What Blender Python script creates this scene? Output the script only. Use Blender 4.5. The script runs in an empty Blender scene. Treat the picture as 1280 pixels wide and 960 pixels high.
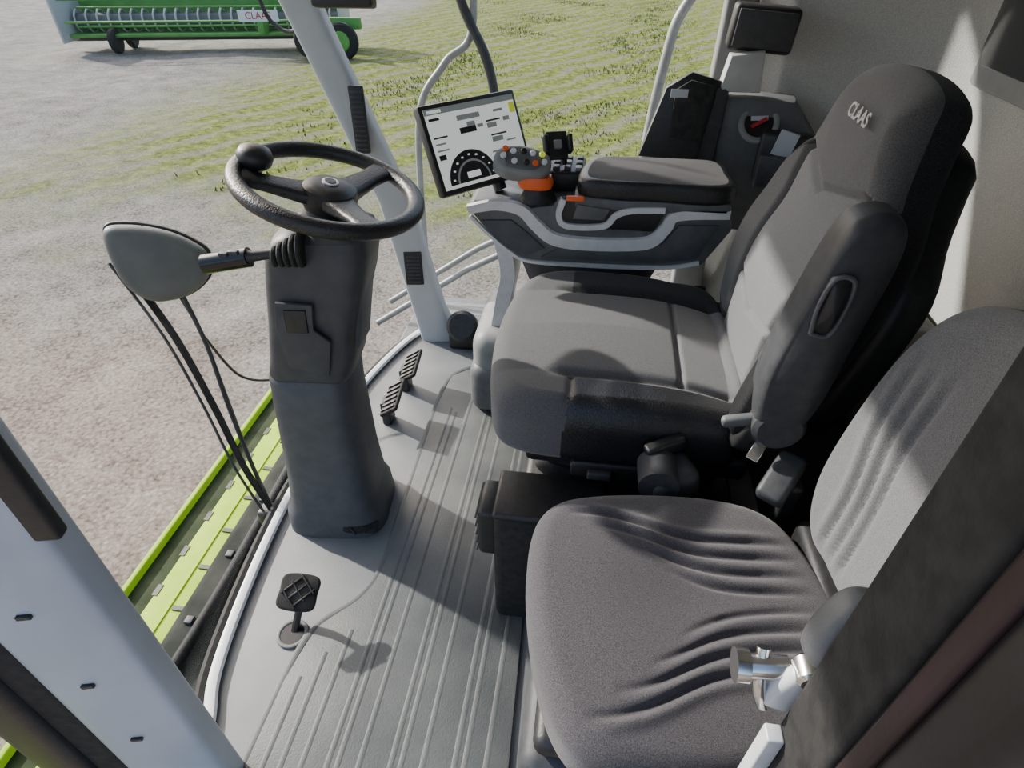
import bpy, bmesh, math, random
from mathutils import Vector, Matrix
random.seed(3)
D=bpy.data
COL=bpy.context.scene.collection

# ---------------------------------------------------------------- materials
def mat(name,c1,c2=None,scale=50,rough=.6,bump=0,bscale=None,metal=0,spec=.5,detail=3,coords='Object',sheen=0,lo=.35,hi=.65,bdist=.003):
    m=D.materials.new(name); m.use_nodes=True; nt=m.node_tree; N=nt.nodes; L=nt.links
    b=N['Principled BSDF']
    b.inputs['Base Color'].default_value=(*c1,1); b.inputs['Roughness'].default_value=rough
    b.inputs['Metallic'].default_value=metal; b.inputs['Specular IOR Level'].default_value=spec
    if sheen: b.inputs['Sheen Weight'].default_value=sheen
    tc=N.new('ShaderNodeTexCoord')
    if c2:
        n=N.new('ShaderNodeTexNoise'); n.inputs['Scale'].default_value=scale; n.inputs['Detail'].default_value=detail
        L.new(tc.outputs[coords],n.inputs['Vector'])
        r=N.new('ShaderNodeValToRGB'); r.color_ramp.elements[0].position=lo; r.color_ramp.elements[1].position=hi
        r.color_ramp.elements[0].color=(*c1,1); r.color_ramp.elements[1].color=(*c2,1)
        L.new(n.outputs['Fac'],r.inputs['Fac']); L.new(r.outputs['Color'],b.inputs['Base Color'])
    if bump:
        n2=N.new('ShaderNodeTexNoise'); n2.inputs['Scale'].default_value=bscale or scale; n2.inputs['Detail'].default_value=4
        L.new(tc.outputs[coords],n2.inputs['Vector'])
        bp=N.new('ShaderNodeBump'); bp.inputs['Strength'].default_value=bump; bp.inputs['Distance'].default_value=bdist
        L.new(n2.outputs['Fac'],bp.inputs['Height']); L.new(bp.outputs['Normal'],b.inputs['Normal'])
    return m
M_fab=mat('fabric_grey',(.060,.060,.063),(.125,.123,.125),700,.95,.4,800,sheen=.25,spec=.2)
M_fabl=mat('fabric_light_grey',(.105,.105,.107),(.19,.188,.19),700,.95,.4,800,sheen=.25,spec=.2)
M_fabd=mat('fabric_dark',(.014,.014,.016),(.038,.038,.041),500,.9,.4,700,sheen=.12,spec=.25)
M_fabp=mat('fabric_charcoal',(.045,.042,.047),(.098,.091,.098),650,.95,.4,750,sheen=.2,spec=.2)
M_leath=mat('leather_black',(.012,.012,.013),(.020,.020,.022),200,.33,.5,260)
M_blk=mat('plastic_black',(.012,.012,.013),(.020,.020,.021),80,.45,.1,300)
M_blkg=mat('plastic_black_gloss',(.010,.010,.011),None,rough=.2)
M_dgrey=mat('plastic_dark_grey',(.040,.042,.046),(.054,.055,.060),60,.5,.15,500,spec=.4)
M_mgrey=mat('plastic_mid_grey',(.095,.10,.105),(.12,.123,.128),40,.5,.12,500)
M_colg=mat('column_cover_grey',(.066,.071,.080),(.084,.089,.098),30,.5,.10,500,spec=.35)
M_colu=mat('column_upper_grey',(.044,.047,.053),(.058,.061,.067),30,.48,.10,500,spec=.35)
M_mirg=mat('mirror_housing_grey',(.12,.122,.115),(.15,.151,.14),14,.5,.12,300,spec=.3)
M_sgrey=mat('plastic_stone_grey',(.20,.205,.205),(.24,.245,.24),20,.5,.1,500)
M_lgrey=mat('plastic_light_grey',(.42,.425,.42),(.48,.48,.475),20,.5,.1,500)
M_rail=mat('painted_rail_grey',(.27,.28,.28),(.34,.35,.35),30,.4,.0)
M_silver=mat('silver_trim',(.60,.61,.63),(.67,.68,.70),40,.38,0,metal=.1)
M_chrome=mat('chrome',(.75,.74,.72),None,rough=.22,metal=1)
M_rub=mat('rubber',(.016,.016,.016),(.03,.029,.028),60,.75,.2,200,spec=.3)
M_orange=mat('plastic_orange',(.85,.13,.02),None,rough=.4)
M_white=mat('paint_white',(.40,.43,.47),(.48,.51,.55),6,.35)
M_strip=mat('paint_white_strip',(.65,.68,.70),(.72,.75,.77),6,.35)
M_pillar=mat('pillar_trim_grey',(.42,.43,.44),(.47,.48,.49),8,.55,.1,400)
M_green=mat('paint_lime_green',(.36,.56,.012),(.45,.64,.04),9,.6,detail=6,spec=.15)
M_dgreen=mat('paint_green',(.07,.26,.04),(.10,.32,.06),3,.5)
M_olive=mat('paint_dark_green',(.022,.034,.012),(.045,.058,.028),12,.7,spec=.1)
M_floor=mat('floor_vinyl',(.120,.128,.133),(.170,.178,.182),5,.5,.12,260,detail=9,spec=.3)
M_mat=mat('rubber_mat_grey',(.070,.077,.079),(.136,.142,.140),6,.5,.25,260,detail=12,lo=.3,hi=.72,spec=.3)
M_wall=mat('wall_lining_grey',(.36,.365,.35),(.46,.46,.44),300,.85,.6,380)
M_seal=mat('door_frame_dark',(.014,.011,.012),(.045,.034,.036),9,.42,.1,100,detail=10,lo=.45,hi=.8)
M_sealr=mat('door_seal_brown',(.022,.010,.011),(.035,.016,.018),14,.5,.1,100)
M_body=mat('underbody_dark',(.018,.022,.018),(.040,.042,.036),9,.8,.2,60,spec=.1)
M_ceil=mat('ceiling_lining',(.5,.5,.49),(.55,.55,.54),60,.9)
M_red=mat('plastic_red',(.45,.02,.03),None,rough=.4)

def emit(name,c,s=1.0):
    m=D.materials.new(name); m.use_nodes=True; b=m.node_tree.nodes['Principled BSDF']
    b.inputs['Base Color'].default_value=(*c,1); b.inputs['Roughness'].default_value=.3
    b.inputs['Emission Color'].default_value=(*c,1); b.inputs['Emission Strength'].default_value=s
    return m
M_scr=emit('screen_white',(.62,.66,.63),.65)
M_scrg=emit('screen_grey',(.22,.245,.24),.3)
M_scrd=emit('screen_dark',(.025,.028,.028),.05)
M_scry=emit('screen_lime',(.55,.65,.05),.4)

def glass_mat(tint=(.97,.985,.975),gl=.012):
    m=D.materials.new('window_glass'); m.use_nodes=True; nt=m.node_tree; N=nt.nodes; L=nt.links
    N.remove(N['Principled BSDF']); o=N['Material Output']
    t=N.new('ShaderNodeBsdfTransparent'); t.inputs[0].default_value=(*tint,1)
    g=N.new('ShaderNodeBsdfGlossy'); g.inputs['Roughness'].default_value=.02
    mx=N.new('ShaderNodeMixShader'); mx.inputs[0].default_value=gl
    L.new(t.outputs[0],mx.inputs[1]); L.new(g.outputs[0],mx.inputs[2]); L.new(mx.outputs[0],o.inputs['Surface'])
    return m
M_glass=glass_mat()
M_glassd=mat('rear_window_dark_glass',(.03,.033,.035),None,rough=.08)

# ---------------------------------------------------------------- helpers
def grp(name,loc=(0,0,0)):
    e=D.objects.new(name,None); e.empty_display_size=.05; COL.objects.link(e); e.location=loc
    bpy.context.view_layer.update(); return e
def addmesh(name,verts,faces,mats,parent=None,smooth=True,fm=None,M=None):
    me=D.meshes.new(name); 
    if M is not None: verts=[M@Vector(v) for v in verts]
    me.from_pydata([tuple(v) for v in verts],[],faces); 
    if not isinstance(mats,(list,tuple)): mats=[mats]
    for m in mats: me.materials.append(m)
    if fm: 
        for p,i in zip(me.polygons,fm): p.material_index=i
    bm=bmesh.new(); bm.from_mesh(me); bmesh.ops.recalc_face_normals(bm,faces=bm.faces); bm.to_mesh(me); bm.free()
    for p in me.polygons: p.use_smooth=smooth
    if smooth:
        try: me.set_sharp_from_angle(angle=math.radians(42))
        except Exception: pass
    o=D.objects.new(name,me); COL.objects.link(o)
    if parent: 
        o.parent=parent; o.matrix_parent_inverse=Matrix.Translation(-parent.location)
    return o
def frame(o,ex,ey,ez=None):
    ex=Vector(ex).normalized(); ey=Vector(ey); ey=(ey-ex*ey.dot(ex)).normalized()
    ez=ex.cross(ey)
    m=Matrix((ex,ey,ez)).transposed().to_4x4(); m.translation=Vector(o); return m
def euler(o,rx=0,ry=0,rz=0):
    from mathutils import Euler
    m=Euler((math.radians(rx),math.radians(ry),math.radians(rz))).to_matrix().to_4x4(); m.translation=Vector(o); return m
def rbox(name,size,M,mt,parent=None,bev=.008,seg=3,taper=None):
    if not isinstance(M,Matrix): M=Matrix.Translation(Vector(M))
    bm=bmesh.new(); bmesh.ops.create_cube(bm,size=1)
    for v in bm.verts:
        v.co=Vector((v.co.x*size[0],v.co.y*size[1],v.co.z*size[2]))
        if taper and v.co.z>0: v.co.x*=taper[0]; v.co.y*=taper[1]
    b=min(bev,min(size)*.45)
    if b>0: bmesh.ops.bevel(bm,geom=list(bm.edges),offset=b,segments=seg,profile=.5,affect='EDGES')
    bmesh.ops.transform(bm,matrix=M,verts=bm.verts)
    vs=[v.co.copy() for v in bm.verts]; bm.verts.index_update(); fs=[[v.index for v in f.verts] for f in bm.faces]; bm.free()
    return addmesh(name,vs,fs,mt,parent)
def bb(name,x0,x1,y0,y1,z0,z1,mt,parent=None,bev=.008,seg=3):
    return rbox(name,(x1-x0,y1-y0,z1-z0),((x0+x1)/2,(y0+y1)/2,(z0+z1)/2),mt,parent,bev,seg)
def catmull(P,n=8,closed=False):
    P=[Vector(p) for p in P]; out=[]; k=len(P)
    rng=range(k if closed else k-1)
    for i in rng:
        if closed: a,b,c,d=P[(i-1)%k],P[i],P[(i+1)%k],P[(i+2)%k]
        else: a,b,c,d=P[max(i-1,0)],P[i],P[i+1],P[min(i+2,k-1)]
        for j in range(n):
            t=j/n
            out.append(.5*((2*b)+(c-a)*t+(2*a-5*b+4*c-d)*t*t+(3*b-a-3*c+d)*t**3))
    if not closed: out.append(P[-1])
    return out
def resample(P,N):
    P=P+[P[0]]; ds=[0]
    for i in range(1,len(P)): ds.append(ds[-1]+(P[i]-P[i-1]).length)
    out=[];j=0
    for i in range(N):
        s=ds[-1]*i/N
        while ds[j+1]<s: j+=1
        t=(s-ds[j])/max(1e-9,ds[j+1]-ds[j]); out.append(P[j].lerp(P[j+1],t))
    return out
def tube(name,pts,r,mt,parent=None,seg=10,smooth=True,n=8,flat=1.0,up=None):
    P=catmull(pts,n) if smooth else [Vector(p) for p in pts]
    K=len(P); T=[(P[min(i+1,K-1)]-P[max(i-1,0)]).normalized() for i in range(K)]
    nrm=Vector(up) if up else (Vector((0,0,1)) if abs(T[0].z)<.9 else Vector((1,0,0)))
    vs=[];fs=[]
    for i in range(K):
        nrm=(nrm-T[i]*nrm.dot(T[i])).normalized(); b=T[i].cross(nrm)
        rr=r(i/(K-1)) if callable(r) else r
        for j in range(seg):
            a=2*math.pi*j/seg; vs.append(P[i]+nrm*math.cos(a)*rr*flat+b*math.sin(a)*rr)
    for i in range(K-1):
        for j in range(seg):
            j2=(j+1)%seg; fs.append([i*seg+j,i*seg+j2,(i+1)*seg+j2,(i+1)*seg+j])
    fs.append(list(range(seg))[::-1]); fs.append([(K-1)*seg+j for j in range(seg)])
    return addmesh(name,vs,fs,mt,parent)
def rr(cx,cy,z,hx,hy,e=4,n=40,rot=0):
    out=[]
    for i in range(n):
        a=2*math.pi*i/n; c,s=math.cos(a),math.sin(a)
        x=hx*math.copysign(abs(c)**(2/e),c); y=hy*math.copysign(abs(s)**(2/e),s)
        out.append(Vector((cx+x*math.cos(rot)-y*math.sin(rot),cy+x*math.sin(rot)+y*math.cos(rot),z)))
    return out
def loft(name,secs,mt,parent=None,M=None,fm=None):
    n=len(secs[0]); vs=[p for s in secs for p in s]; fs=[]
    for i in range(len(secs)-1):
        for j in range(n):
            j2=(j+1)%n; fs.append([i*n+j,i*n+j2,(i+1)*n+j2,(i+1)*n+j])
    fs.append(list(range(n))[::-1]); fs.append([(len(secs)-1)*n+j for j in range(n)])
    return addmesh(name,vs,fs,mt,parent,M=M)
def cyl(name,r,h,M,mt,parent=None,seg=28,r2=None,bev=.0):
    if not isinstance(M,Matrix): M=Matrix.Translation(Vector(M))
    r2=r if r2 is None else r2; b=bev
    secs=[(r-b,0),(r,b),(r2,h-b),(r2-b,h)] if b else [(r,0),(r2,h)]
    return loft(name,[[Vector((q*math.cos(2*math.pi*i/seg),q*math.sin(2*math.pi*i/seg),z)) for i in range(seg)] for q,z in secs],mt,parent,M)
def prism(name,pts,thick,M,mt,parent=None,bev=.003,round_=0):
    P=[Vector((p[0],p[1],0)) for p in pts]
    if round_: P=resample(catmull(P,8,True),round_)
    bm=bmesh.new(); f=bm.faces.new([bm.verts.new(p) for p in P])
    r=bmesh.ops.extrude_face_region(bm,geom=[f]); 
    for v in r['geom']:
        if isinstance(v,bmesh.types.BMVert): v.co.z+=thick
    bmesh.ops.recalc_face_normals(bm,faces=bm.faces)
    if bev:
        ed=[e for e in bm.edges if abs(e.verts[0].co.z-e.verts[1].co.z)<1e-6]
        bmesh.ops.bevel(bm,geom=ed,offset=bev,segments=2,profile=.5,affect='EDGES')
    bmesh.ops.transform(bm,matrix=M,verts=bm.verts)
    bm.verts.index_update(); vs=[v.co.copy() for v in bm.verts]; fs=[[v.index for v in f.verts] for f in bm.faces]; bm.free()
    return addmesh(name,vs,fs,mt,parent)
def pillow(name,ctrl,thick,M,mats,parent=None,edge=.03,bedge=None,disp=None,crown=.015,matfn=None,N=180,R=46,center=None):
    P=resample(catmull([(p[0],p[1],0) for p in ctrl],10,True),N)
    c=Vector((*center,0)) if center else sum(P,Vector())/N
    avg=sum((p-c).length for p in P)/N; si=1-edge/avg; be=bedge or edge*.7
    rings=[]
    for i in range(1,R+1):
        s=si*i/R; rings.append((s,thick+crown*(1-(i/R)**2),'top'))
    for j in range(1,8):
        a=math.pi/2*j/7; rings.append((si+(1-si)*math.sin(a),thick-edge*(1-math.cos(a)),'edge'))
    for q in (.66,.33): rings.append((1.0,be+(thick-edge-be)*q,'side'))
    for j in range(0,6):
        a=math.pi/2*j/5; rings.append((1-be/avg*(1-math.cos(a)),be*(1-math.sin(a)),'side'))
    rings.append((.5,0,'side'))
    vs=[]
    z0=thick+crown+(disp(c.x,c.y) if disp else 0)
    vs.append(Vector((c.x,c.y,z0)))
    for s,z,k in rings:
        for p in P:
            q=c+(p-c)*s; zz=z
            if disp and k in('top','edge'): zz+=disp(q.x,q.y)*(1 if k=='top' else max(0,1-(s-si)/(1-si)))
            vs.append(Vector((q.x,q.y,zz)))
    vs.append(Vector((c.x,c.y,0))); last=len(vs)-1
    fs=[];fm=[]
    def mi(s,k,p): return matfn(p.x,p.y,s,k) if matfn else 0
    for j in range(N):
        fs.append([0,1+j,1+(j+1)%N]); fm.append(mi(0,'top',c))
    for i in range(len(rings)-1):
        s,_,k=rings[i+1]
        for j in range(N):
            j2=(j+1)%N; fs.append([1+i*N+j,1+(i+1)*N+j,1+(i+1)*N+j2,1+i*N+j2]); fm.append(mi(s,k,c+(P[j]-c)*s))
    b=1+(len(rings)-1)*N
    for j in range(N): fs.append([b+j,last,b+(j+1)%N]); fm.append(mi(0,'side',c))
    return addmesh(name,vs,fs,mats,parent,fm=fm,M=M)
def gauss(d,w): return math.exp(-(d/w)**2)
def sig(x): return 1/(1+math.exp(-x))
def plate(name,pts,mt,parent=None): return addmesh(name,pts,[list(range(len(pts)))],mt,parent,smooth=False)

# ---------------------------------------------------------------- ground outside
def ground_material():
    m=D.materials.new('ground_gravel_grass'); m.use_nodes=True; nt=m.node_tree; N=nt.nodes; L=nt.links; b=N['Principled BSDF']
    b.inputs['Roughness'].default_value=.95; b.inputs['Specular IOR Level'].default_value=.08
    tc=N.new('ShaderNodeTexCoord'); sep=N.new('ShaderNodeSeparateXYZ'); L.new(tc.outputs['Object'],sep.inputs[0])
    def noise(s,d=5,r=.6):
        n=N.new('ShaderNodeTexNoise'); n.inputs['Scale'].default_value=s; n.inputs['Detail'].default_value=d; n.inputs['Roughness'].default_value=r
        L.new(tc.outputs['Object'],n.inputs['Vector']); return n.outputs['Fac']
    def ramp(src,*st):
        r=N.new('ShaderNodeValToRGB'); e=r.color_ramp.elements
        while len(e)<len(st): e.new(.5)
        for k,(p,c) in enumerate(st): e[k].position=p; e[k].color=(*c,1)
        L.new(src,r.inputs[0]); return r.outputs[0]
    def mix(f,a,c):
        x=N.new('ShaderNodeMix'); x.data_type='RGBA'; L.new(f,x.inputs['Factor']); L.new(a,x.inputs['A']); L.new(c,x.inputs['B']); return x.outputs['Result']
    def mr(src,a,b2):
        x=N.new('ShaderNodeMapRange'); x.inputs['From Min'].default_value=a; x.inputs['From Max'].default_value=b2; L.new(src,x.inputs['Value']); return x.outputs[0]
    def mth(op,a,c):
        x=N.new('ShaderNodeMath'); x.operation=op
        for i,v in enumerate((a,c)):
            if isinstance(v,(int,float)): x.inputs[i].default_value=v
            else: L.new(v,x.inputs[i])
        return x.outputs[0]
    fine=noise(26,10,.85); mid=noise(1.7,6,.7); big=noise(.45,4,.6)
    vo=N.new('ShaderNodeTexVoronoi'); vo.inputs['Scale'].default_value=30; L.new(tc.outputs['Object'],vo.inputs['Vector'])
    comb=mth('ADD',mth('ADD',mth('MULTIPLY',fine,.56),mth('MULTIPLY',mid,.34)),mth('MULTIPLY',mth('SUBTRACT',.62,vo.outputs['Distance']),.16))
    grey=ramp(comb,(.36,(.10,.093,.082)),(.45,(.22,.208,.188)),(.54,(.31,.297,.272)),(.64,(.50,.485,.45)))
    brown=ramp(comb,(.36,(.15,.115,.09)),(.45,(.31,.255,.215)),(.54,(.42,.36,.315)),(.64,(.62,.56,.51)))
    nearm=mr(mth('ADD',sep.outputs['Y'],mth('MULTIPLY',big,5)),9.5,5.5)
    soil=mix(nearm,grey,brown)
    gf=noise(5,9,.85)
    grass=ramp(gf,(.34,(.030,.040,.010)),(.46,(.105,.135,.026)),(.56,(.21,.245,.060)),(.70,(.40,.38,.19)))
    gy=mr(mth('ADD',sep.outputs['Y'],mth('MULTIPLY',big,7)),10,13)
    gx=mr(mth('ADD',sep.outputs['X'],mth('MULTIPLY',big,5)),-8.5,-5.5)
    g=mth('MULTIPLY',gy,gx)
    wv=N.new('ShaderNodeTexWave'); wv.inputs['Scale'].default_value=.42; wv.inputs['Distortion'].default_value=5; wv.inputs['Detail'].default_value=3
    mp=N.new('ShaderNodeMapping'); mp.inputs['Rotation'].default_value=(0,0,.5); L.new(tc.outputs['Object'],mp.inputs[0]); L.new(mp.outputs[0],wv.inputs['Vector'])
    patch=mr(mth('ADD',mth('MULTIPLY',wv.outputs['Fac'],.40),mid),.46,.72)
    g2=mth('MULTIPLY',g,mth('ADD',mth('MULTIPLY',patch,.65),.35))
    sparse=mth('MULTIPLY',mr(sep.outputs['Y'],5,9),mth('MULTIPLY',mr(mid,.50,.62),mr(sep.outputs['X'],-6,-3)))
    g3=mth('MAXIMUM',g2,mth('MULTIPLY',sparse,.7))
    col=mix(g3,soil,grass); L.new(col,b.inputs['Base Color'])
    bp=N.new('ShaderNodeBump'); bp.inputs['Strength'].default_value=.8; bp.inputs['Distance'].default_value=.07
    L.new(comb,bp.inputs['Height']); L.new(bp.outputs[0],b.inputs['Normal'])
    return m
GZ=-2.0
def make_ground():
    nx=90; vs=[];fs=[]
    for i in range(nx+1):
        for j in range(nx+1):
            x=-50+100*i/nx; y=-30+100*j/nx
            z=GZ+ (.05*math.sin(x*1.3+y*.7)*math.sin(y*.9) if y>8 else 0)
            vs.append((x,y,z))
    for i in range(nx):
        for j in range(nx): a=i*(nx+1)+j; fs.append([a,a+nx+1,a+nx+2,a+1])
    addmesh('ground',vs,fs,ground_material())
make_ground()
M_blade=mat('grass_blades',(.07,.105,.018),(.27,.29,.08),.8,.9,coords='Object',spec=.1)
def make_grass():
    vs=[];fs=[]
    for k in range(12000):
        y=random.uniform(8.5,38); x=random.uniform(-7+random.random()*2,8+y*.4)
        if y<13 and random.random()<.6: continue
        if math.sin(x*.9+1.3*math.sin(y*.6))+math.sin(y*1.1+x*.35)<-.3: continue
        for q in range(4):
            a=random.uniform(0,6.28); l=random.uniform(.02,.08); ox=x+random.uniform(-.2,.2); oy=y+random.uniform(-.2,.2); w=.02
            b=len(vs); vs+= [(ox-w*math.sin(a),oy+w*math.cos(a),GZ-.03),(ox+w*math.sin(a),oy-w*math.cos(a),GZ-.03),(ox+l*.9*math.cos(a),oy+l*.9*math.sin(a),GZ+l*.8)]
            fs.append([b,b+1,b+2])
    addmesh('grass_patch',vs,fs,M_blade,smooth=False)
make_grass()

# ---------------------------------------------------------------- cab floor
FX=[(-.62,.16),(-.70,.42),(-.745,.53),(-.775,.68),(-.80,.89),(-.81,1.10),(-.80,1.35),(-.765,1.62),(-.705,1.85),(-.64,1.99)]
def windbase(y):
    for (x0,y0),(x1,y1) in zip(FX,FX[1:]):
        if y0<=y<=y1: return x0+(x1-x0)*(y-y0)/(y1-y0)
    return FX[-1][0]
fl=[(x,y) for x,y in FX]+[(.88,2.02),(.88,.14),(.0,.14)]
prism('floor',fl,.10,Matrix.Translation((0,0,-.10)),M_floor,bev=.004)
mg=grp('floor_mat',(-.3,1,0.0))
mo=[(-.06,.20),(-.085,.9),(-.10,1.3),(-.12,1.60),(-.2,1.74),(-.36,1.77),(-.46,1.68),(-.475,1.5),(-.465,1.1),(-.46,.86),(-.49,.76),(-.56,.68),(-.585,.55),(-.59,.20)]
prism('mat_sheet',mo,.010,Matrix.Translation((0,0,.0005)),M_mat,mg,bev=.005,round_=0)
def rib(pts,w=.006,h=.0009):
    tube('rib',pts,w,M_mat,mg,seg=8,smooth=False,flat=h/w)
for k in range(6):
    x=-.425+.062*k
    rib([(x,.24,.0105),(x+.004,1.62 if k else 1.5,.0105)])
    if k in(0,2,4): rib([(x+.02,.24,.0105),(x+.024,1.60 if k else 1.48,.0105)])
for x,y1 in ((-.475,.68),(-.515,.62),(-.55,.56)): rib([(x,.24,.0105),(x,y1,.0105)])
edge=catmull([(p[0],p[1],.005) for p in mo[5:]],6)
tube('mat_rim',edge,.010,M_mat,mg,seg=8,smooth=False,flat=.65)
tube('trim_windscreen_base',[(x+.010,y,.010) for x,y in FX],.014,M_strip,None,seg=8,flat=.7)
tube('trim_windscreen_seal',[(x-.026,y,-.02) for x,y in FX],.014,M_rub,None,seg=8)
bb('cab_underbody',-.80,.9,.16,2.02,-.9,-.13,M_body,None,.03)

# ---------------------------------------------------------------- windscreen glass (leans forward)
def windscreen():
    vs=[];fs=[];n=24
    for i in range(n+1):
        y=.33+(1.92-.33)*i/n; xb=windbase(y)-.022
        for k in range(9):
            q=k/8; vs.append((xb-.22*q**1.1,y,0.02+1.62*q))
    for i in range(n):
        for k in range(8): a=i*9+k; fs.append([a,a+9,a+10,a+1])
    addmesh('window_1',vs,fs,M_glass)
windscreen()
plate('window_2',[(-.48,2.02,.04),(.30,2.02,.04),(.30,2.05,1.64),(-.86,2.05,1.64)],M_glass)

# ---------------------------------------------------------------- pillars
PS=[(-.565,0),(-.60,.12),(-.69,.55),(-.885,1.05),(-1.12,1.66)]
pf=grp('cab_pillar',(-.6,1.95,0))
loft('pillar_body',[rr(cx,cy,z,hx,hy,5,36,.15) for cx,cy,z,hx,hy in [(-.565,1.955,0,.075,.05),(-.60,1.955,.12,.062,.045),(-.69,1.965,.55,.056,.042),(-.885,1.985,1.05,.055,.042),(-1.12,2.0,1.66,.065,.05)]],M_pillar,pf)
def pface(z):
    for (x0,z0),(x1,z1) in zip(PS,PS[1:]):
        if z0<=z<=z1: return x0+(x1-x0)*(z-z0)/(z1-z0)
def vent(zc,h,off,w=.055):
    x=pface(zc)+off; dx=pface(zc+.05)-pface(zc-.05)
    M=frame((x,1.918,zc),(1,.15,0),(dx,0.004,.1))      # local +z faces the cabin (-Y)
    rbox('vent_frame',(w,h,.014),M,M_blk,pf,.005)
    for i in range(int(h/.014)-1):
        rbox('vent_slat',(w*.72,.006,.006),M@Matrix.Translation((0,-h/2+.014+i*.014,.007)),M_dgrey,pf,.001,1)
vent(.31,.13,.004,.066); vent(.82,.20,.035,.048)
pn=grp('cab_pillar',(-.62,.30,0))
loft('pillar_body',[rr(-.655,.345,z,.075,.03,6,36,.25) for z in (-.1,.4,.9,1.3,1.66)],M_white,pn)
loft('pillar_seal',[rr(-.745,.325,z,.035,.03,4,24,.2) for z in (-.1,.9,1.66)],M_rub,pn)
loft('pillar_outer',[rr(-.80,.30,z,.04,.03,4,24,.2) for z in (-.1,.9,1.66)],M_blk,pn)
for z in (.10,.28,.46,.64): rbox('pillar_slot',(.018,.006,.007),euler((-.655,.312,z),0,0,14),M_blkg,pn,.001,1)
rbox('pillar_cover',(.05,.02,.26),euler((-.585,.345,.90),0,0,14),M_blk,pn,.006)
dp=grp('door_frame',(.24,.18,0))
bb('frame_post',.195,.29,.13,.225,-.1,1.66,M_seal,dp,.012)
bb('frame_seal',.190,.205,.185,.245,-.1,1.66,M_rub,dp,.006)
bb('frame_red_seal',.189,.196,.165,.18,-.1,1.66,M_sealr,dp,.003)
bb('frame_bead',.215,.226,.122,.135,-.1,1.66,M_dgrey,dp,.003)
bb('frame_edge',.262,.30,.10,.135,-.1,1.66,M_blk,dp,.006)
for z in (.7,1.0,1.25): cyl('frame_screw',.006,.004,frame((.245,.129,z),(1,0,0),(0,0,1)),M_dgrey,dp,seg=16,bev=.001)
bb('wall_near',.30,.90,.13,.16,-.9,1.66,M_white,None,.004)
bb('door_sill',-.60,.18,.12,.165,-.12,.012,M_silver,None,.004)
def wall_rear():
    path=[(.385,2.02),(.45,1.985),(.60,1.90),(.74,1.80),(.82,1.70),(.85,1.55),(.85,1.2),(.85,.7),(.85,.17)]
    P=catmull([(x,y,0) for x,y in path],8); zs=[0,.3,.6,.9,1.2,1.66]; n=len(P); vs=[];fs=[]
    for z in zs:
        for p in P: vs.append((p.x+.02*z,p.y,z))
    for k in range(len(zs)-1):
        for i in range(n-1): a=k*n+i; fs.append([a,a+1,a+n+1,a+n])
    o=addmesh('wall_rear',vs,fs,M_wall); s=o.modifiers.new('s','SOLIDIFY'); s.thickness=.03; s.offset=1
wall_rear()
wr=grp('window_3',(.84,1.1,1.3))
prism('frame',[(-.65,1.02),(-.62,.975),(.62,.975),(.62,1.6),(-.65,1.6)],.03,frame((.862,1.06,.04),(0,-1,0),(.02,0,1)),M_sgrey,wr,.01)
prism('glass',[(-.61,1.05),(-.585,1.02),(.60,1.02),(.60,1.58),(-.61,1.58)],.010,frame((.836,1.06,.04),(0,-1,0),(.02,0,1)),M_glassd,wr,.004)
bb('ceiling',-1.14,1.0,.10,2.15,1.66,1.76,M_ceil,None,.03)
# invented dark box behind the seats, added so the gap between them looks black
rs=grp('rear_gap_darkener',(.68,.9,0))
bb('darkener_body',.53,.835,.30,1.50,0,.52,M_blk,rs,.03)
bb('darkener_top',.52,.838,.29,1.51,.52,.56,M_rub,rs,.012)
for y in (.6,1.2): bb('darkener_tab',.505,.525,y,y+.06,.46,.52,M_dgrey,rs,.005)

# ---------------------------------------------------------------- steering column
sc=grp('steering_column',(-.64,1.05,0))
secs=[(-.635,1.055,0.0,.136,.125),(-.635,1.055,.06,.132,.122),(-.635,1.055,.085,.120,.116),(-.633,1.055,.11,.116,.114),(-.632,1.06,.2,.108,.108),(-.625,1.065,.42,.098,.102),(-.620,1.068,.495,.096,.10),(-.618,1.068,.503,.088,.092)]
loft('lower_cover',[rr(x,y,z,a,b,3.8,48,.1) for x,y,z,a,b in secs],M_colg,sc)
secs=[(-.614,1.07,.495,.09,.092),(-.610,1.07,.512,.098,.098),(-.597,1.07,.56,.098,.096),(-.577,1.07,.65,.098,.094),(-.552,1.07,.74,.104,.096),(-.538,1.07,.80,.104,.096),(-.53,1.07,.835,.09,.085),(-.527,1.07,.85,.06,.06)]
loft('upper_cover',[rr(x,y,z,a,b,5,48,.1) for x,y,z,a,b in secs],M_colu,sc)
Mf=frame((-.570,.970,.655),(1,.1,0),(.22,0,1))
prism('cover_panel',[(-.055,-.10),(.03,-.12),(.05,-.03),(.02,.0),(.03,.06),(-.045,.065),(-.06,0)],.010,Mf,M_colu,sc,.004)
prism('cover_recess',[(-.035,-.005),(.01,-.005),(.015,.05),(-.03,.05)],.006,Mf@Matrix.Translation((0,0,.008)),M_blk,sc,.004)
rbox('side_grip',(.03,.09,.2),euler((-.48,1.06,.67),0,12,0),M_colg,sc,.012)
th=math.radians(16); n=Vector((math.sin(th),0,math.cos(th))); e1=Vector((math.cos(th),0,-math.sin(th))); e2=Vector((0,1,0))
WC=Vector((-.518,1.10,.906))
loft('shaft_boot',[rr(0,0,z,r,r,2,24) for z,r in ((-.12,.055),(-.09,.06),(-.05,.045),(-.02,.04))],M_blk,sc,M=frame(WC,e1,e2))
sw=grp('steering_wheel',WC); Mw=frame(WC,e1,e2)
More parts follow.
